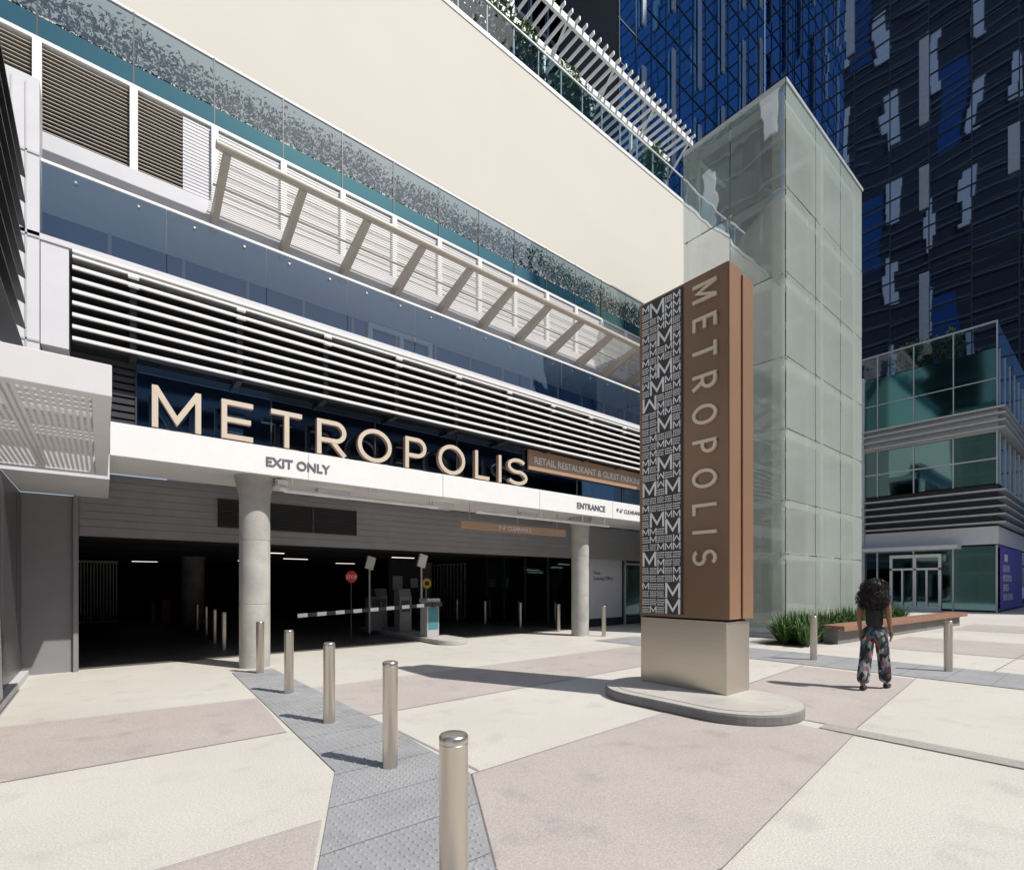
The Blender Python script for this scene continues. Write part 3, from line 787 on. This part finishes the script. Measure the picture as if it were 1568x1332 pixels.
# ---------------------------------------------------------------- towers
def panes(b,axis,c,a0,a1,z0,z1,pa,pz,tilt):
    a=a0
    while a<a1-.01:
        ae=min(a+pa,a1); z=z0
        while z<z1-.01:
            ze=min(z+pz,z1); t1=random.gauss(0,tilt); t2=random.gauss(0,tilt)
            pts=[]
            for aa,zz in ((a,z),(ae,z),(ae,ze),(a,ze)):
                off=t1*(aa-(a+ae)/2)+t2*(zz-(z+ze)/2)
                pts.append((c+off,aa,zz) if axis=='x' else (aa,c+off,zz))
            b.quad(pts); z=ze
        a=ae
D=group('dark_glass_skyscraper')
TXp=60
b=B(); panes(b,'x',TXp,-45,27,0,120,3.0,2.0,.0018); b.make('curtain_glass',M_tower,D,recalc=False)
b=B(); b.box(TXp+.05,90,-45,27,0,120); b.make('tower_core',M_dark,D)
b=B(); z=3.
while z<120: b.box(TXp-.06,TXp-.02,-45,27,z,z+.12); z+=2.0
y=-45
while y<27: b.box(TXp-.065,TXp-.021,y,y+.07,0,120); y+=3.0
b.make('mullions',M_tmull,D)
b=B()
y=-42; k=0
while y<26.5:
    z=8+(k*7.3)%13
    while z<116:
        hh=random.choice((4,6,8)); 
        if random.random()<.4: b.box(TXp-.28,TXp-.07,y,y+.7,z,z+hh)
        z+=hh+random.choice((4,6,8))
    y+=6.0; k+=1
b.make('reflection_strips',M_silver,D)  # solid strips stand in for another tower's fins reflected in the glass
Bt=group('blue_glass_skyscraper')
b=B(); panes(b,'y',27.1,33.5,59.9,0,120,2.25,3.6,.003); b.make('curtain_glass',M_tblue,Bt,recalc=False)
b=B(); b.box(33.5,59.9,27.2,34,0,120); b.make('tower_core',M_dark,Bt)
b=B(); x=33.5
while x<60: b.box(x,x+.06,27.04,27.085,0,120); x+=2.25
z=2
while z<120: b.box(33.4,59.9,27.04,27.08,z,z+.09); z+=3.6
b.make('mullions',M_tmull,Bt)
b=B()
for x in (36.5,41,45.5,50,54.5,58.5):
    z=20+(x*3)%9
    while z<110: b.box(x,x+.5,26.85,27.0,z,z+10.8); z+=14.4
b.make('reflection_strips',M_silver,Bt)
Dt=group('background_skyscraper')
b=B(); panes(b,'y',36,5,59.9,22,120,2.2,3.6,.003); b.make('curtain_glass',M_tower,Dt,recalc=False)
b=B(); b.box(5,59.9,36.1,60,0,120); b.make('tower_core',M_dark,Dt)
b=B(); z=22
while z<120: b.box(5,60,35.85,35.95,z,z+.35); z+=3.6
x=5
while x<60: b.box(x,x+.15,35.8,35.94,20,120); x+=2.2
b.make('mullions',M_silver,Dt)
N1=group('unseen_reflection_tower')  # unseen tower added and shaped to streak the dark tower's reflections
b=B(); b.box(-75,-42,5,110,0,190); b.make('glass_body',M_tmull,N1)
b=B(); y=6; k=0
while y<108:
    z=6+(k*19)%41
    while z<185:
        hh=random.choice((12,18,24)); b.box(-41.95,-41.6,y,y+2.1,z,z+hh); z+=hh+random.choice((10,18,26))
    y+=8.5; k+=1
b.make('white_fins',M_lgrey,N1)
b=B(); y=9; k=0
while y<104: 
    z=14+(k*37)%61
    while z<170: b.box(-41.97,-41.9,y,y+5.2,z,z+22); z+=58
    y+=17; k+=1
b.make('sky_patches',mat('sky_patch_blue',(.02,.07,.22),.3),N1)  # blue colour stands in for patches of sky in that reflection
b=B(); z=6
while z<186: b.box(-41.88,-41.8,5,110,z,z+.5); z+=4
b.make('floor_bands',mat('floor_band',(.10,.11,.13),.4),N1)
N2=group('unseen_reflection_building')  # unseen building added to darken what the sign glass reflects
b=B(); b.box(-40,70,-75,-48,0,26); b.make('walls',M_siding,N2)
b=B(); z=1.5
while z<25: b.box(-40,70,-47.99,-47.9,z,z+2.1); z+=3.6
b.make('window_bands',M_black,N2)

# ---------------------------------------------------------------- woman
W=group('walking_woman',(9.08,2.47,0))
M_skin=mat('skin',(.24,.12,.075),.5,var=.04)
M_top=mat('black_top',(.012,.012,.014),.8)
M_hair=mat('black_hair',(.012,.009,.008),.55,var=.3,vscale=40)
M_shoe=mat('black_shoe',(.015,.015,.016),.5)
m,t,o=nt('patterned_trousers'); p=t.nodes.new('ShaderNodeBsdfPrincipled'); p.inputs['Roughness'].default_value=.85
v=t.nodes.new('ShaderNodeTexVoronoi'); v.inputs['Scale'].default_value=24
t.links.new(coords(t,(1,1,.6)),v.inputs['Vector'])
sx=t.nodes.new('ShaderNodeSeparateColor'); t.links.new(v.outputs['Color'],sx.inputs[0])
cr=t.nodes.new('ShaderNodeValToRGB'); cr.color_ramp.interpolation='CONSTANT'
els=[(0,(.02,.02,.03)),(.32,(.20,.22,.25)),(.46,(.20,.05,.05)),(.56,(.05,.09,.18)),(.68,(.38,.36,.33)),(.80,(.05,.10,.08)),(.88,(.02,.02,.03))]
for i,(pos,c) in enumerate(els):
    e=cr.color_ramp.elements[i] if i<2 else cr.color_ramp.elements.new(pos)
    e.position=pos; e.color=(*c,1)
t.links.new(sx.outputs[0],cr.inputs[0]); t.links.new(cr.outputs[0],p.inputs['Base Color']); t.links.new(p.outputs[0],o.inputs[0]); M_pants=m
def skin(name,verts,edges,radii,m,parent,root=0,sub=2):
    me=bpy.data.meshes.new(name); ox,oy=9.08,2.47
    me.from_pydata([(x+ox,y+oy,z) for x,y,z in verts],edges,[]); me.update()
    ob=bpy.data.objects.new(name,me); link(ob,parent,m)
    md=ob.modifiers.new('skin','SKIN'); md.use_smooth_shade=True
    for i,r in enumerate(radii):
        sv=me.skin_vertices[0].data[i]; sv.radius=(r if isinstance(r,tuple) else (r,r)); sv.use_root=(i==root)
    s=ob.modifiers.new('sub','SUBSURF'); s.levels=sub; s.render_levels=sub
    return ob
bv=[(0,0,.92),(0,0,1.06),(.0,0,1.20),(-.005,0,1.31),(0,0,1.385),(.015,0,1.43),(.02,0,1.50),(.03,0,1.57),
    (0,.10,1.335),(-.01,.165,1.300),(-.07,.178,1.06),(-.04,.172,.85),
    (0,-.10,1.335),(.01,-.165,1.300),(.0,-.182,1.07),(.10,-.178,.89),
    (0,.07,.85),(-.10,.085,.48),(-.24,.085,.10),(-.14,.095,.045),
    (0,-.07,.85),(.16,-.075,.48),(.24,-.08,.08),(.36,-.085,.035)]
be=[(0,1),(1,2),(2,3),(3,4),(4,5),(5,6),(6,7),(3,8),(8,9),(9,10),(10,11),(3,12),(12,13),(13,14),(14,15),(0,16),(16,17),(17,18),(18,19),(0,20),(20,21),(21,22),(22,23)]
br=[.07,.07,(.085,.09),(.08,.10),.05,.048,(.085,.075),(.08,.07),
    .052,.050,.036,.024,.052,.050,.036,.024,.065,.045,.035,.033,.065,.045,.035,.033]
skin('body',bv,be,br,M_skin,W)
skin('tank_top',[(0,0,.93),(0,0,1.06),(0,0,1.20),(-.005,0,1.29),(-.005,.07,1.350),(-.005,-.07,1.350)],[(0,1),(1,2),(2,3),(3,4),(3,5)],[(.130,.130),(.115,.115),(.122,.122),(.122,.122),(.06,.055),(.06,.055)],M_top,W)
skin('trousers',[(0,0,1.0),(0,0,.90),(0,.078,.80),(-.10,.085,.48),(-.20,.085,.22),(-.235,.085,.10),(0,-.078,.80),(.15,-.078,.48),(.20,-.08,.22),(.235,-.08,.09)],
     [(0,1),(1,2),(2,3),(3,4),(4,5),(1,6),(6,7),(7,8),(8,9)],[(.130,.130),(.15,.15),(.105,.105),(.090,.088),(.096,.09),(.098,.09),(.105,.105),(.090,.088),(.096,.09),(.098,.09)],M_pants,W)
skin('shoes',[(-.27,.088,.045),(-.14,.092,.04),(-.06,.095,.03)],[(0,1),(1,2)],[(.045,.045),(.04,.045),(.028,.035)],M_shoe,W)
skin('shoe_right',[(.20,-.083,.045),(.32,-.086,.04),(.40,-.09,.03)],[(0,1),(1,2)],[(.045,.045),(.04,.045),(.028,.035)],M_shoe,W)
for nm,(wx,wy,wz),sgn,fx in (('left_hand',(-.04,.172,.86),1,.03),('right_hand',(.10,-.178,.90),-1,.06)):
    hv=[(wx,wy,wz),(wx+fx*.3,wy,wz-.045),(wx+fx*.5,wy,wz-.08)]; he=[(0,1),(1,2)]; hr=[(.022,.017),(.032,.017),(.034,.015)]
    for j,(off,ln) in enumerate(((-.028,.068),(-.010,.078),(.009,.074),(.026,.058))):
        n=len(hv)
        hv+=[(wx+fx*.55+off,wy,wz-.092),(wx+fx*.7+off,wy-sgn*.004,wz-.092-ln*.5),(wx+fx*.7+off,wy-sgn*.02,wz-.092-ln)]
        he+=[(2,n),(n,n+1),(n+1,n+2)]; hr+=[.0095,.0085,.007]
    n=len(hv); hv+=[(wx+.04,wy-sgn*.008,wz-.05),(wx+.058,wy-sgn*.014,wz-.085)]; he+=[(1,n),(n,n+1)]; hr+=[.011,.008]
    skin(nm,hv,he,hr,M_skin,W,0,1)
def ell(b,c,r,n=10,mm=8):
    k=len(b.v)
    for i in range(mm+1):
        ph=math.pi*i/mm
        for j in range(n):
            a=2*math.pi*j/n; b.v.append((c[0]+r[0]*math.sin(ph)*math.cos(a),c[1]+r[1]*math.sin(ph)*math.sin(a),c[2]+r[2]*math.cos(ph)))
    for i in range(mm):
        for j in range(n): b.f.append((k+i*n+j,k+(i+1)*n+j,k+(i+1)*n+(j+1)%n,k+i*n+(j+1)%n))
hx,hy=9.08,2.47
hb=B(); ell(hb,(hx+.125,hy,1.515),(.018,.014,.025)); ell(hb,(hx+.03,hy+.078,1.52),(.02,.01,.03)); ell(hb,(hx+.03,hy-.078,1.52),(.02,.01,.03)); hb.make('nose_and_ears',M_skin,W,smooth=True)
hb=B(); ell(hb,(hx+.105,hy+.03,1.54),(.012,.014,.008)); ell(hb,(hx+.105,hy-.03,1.54),(.012,.014,.008)); hb.make('eyes',M_wtext,W,smooth=True)
hb=B(); ell(hb,(hx+.11,hy,1.475),(.012,.022,.008)); hb.make('mouth',M_red,W,smooth=True)
hb=B(); ell(hb,(hx-.03,hy,1.53),(.13,.145,.14),16,12); ell(hb,(hx-.08,hy,1.40),(.09,.17,.18),16,12); hb.make('hair_core',M_hair,W,smooth=True)
hb=B()
for i in range(3200):
    while True:
        u=Vector((random.uniform(-1,1),random.uniform(-1,1),random.uniform(-1,1)))
        if .6<u.length<1: break
    lower=random.random()<.55
    c=Vector((-.08,0,1.37)) if lower else Vector((-.03,0,1.53)); r=(.12,.225,.20) if lower else (.15,.185,.155)
    p=c+Vector((u.x*r[0],u.y*r[1],u.z*r[2]))
    if p.x>.07 and p.z<1.58: continue
    rr=random.uniform(.010,.022); ax=Vector((random.gauss(0,1),random.gauss(0,1),random.gauss(0,1))).normalized(); a1=ax.orthogonal().normalized(); a2=ax.cross(a1)
    pts=[p+(a1*math.cos(q)+a2*math.sin(q))*rr+ax*q*.002+Vector((hx,hy,0)) for q in [j*.9 for j in range(6)]]
    for j in range(5):
        s=ax*.0035
        hb.quad([pts[j]-s,pts[j]+s,pts[j+1]+s,pts[j+1]-s])
hb.make('hair_curls',M_hair,W,recalc=False)

# ---------------------------------------------------------------- light + camera
w=bpy.data.worlds.new('World'); sc.world=w; w.use_nodes=True; t=w.node_tree; t.nodes.clear()
ow=t.nodes.new('ShaderNodeOutputWorld'); bg=t.nodes.new('ShaderNodeBackground'); sk=t.nodes.new('ShaderNodeTexSky')
sk.sky_type='NISHITA'; sk.sun_disc=False; sk.sun_elevation=math.radians(51); sk.sun_rotation=math.radians(155)
bg.inputs[1].default_value=.115; t.links.new(sk.outputs[0],bg.inputs[0]); t.links.new(bg.outputs[0],ow.inputs[0])
sl=bpy.data.lights.new('sun','SUN'); sl.energy=4.9; sl.angle=math.radians(.5); sl.color=(1,.955,.89)
so=bpy.data.objects.new('sun',sl); col.objects.link(so); so.location=(10,-20,40)
d=Vector((-.42,.90,-math.tan(math.radians(51)))).normalized(); so.rotation_euler=d.to_track_quat('-Z','Y').to_euler()
cd=bpy.data.cameras.new('camera'); cam=bpy.data.objects.new('camera',cd); col.objects.link(cam)
cam.location=(0,0,1.6); cam.rotation_euler=(math.pi/2,0,math.radians(50.895-90))
cd.sensor_width=36; cd.lens=17.747; cd.shift_y=.1454; cd.clip_end=2000; cd.clip_start=.05
sc.camera=cam
sc.view_settings.view_transform='Standard'; sc.view_settings.look='None'; sc.view_settings.exposure=0
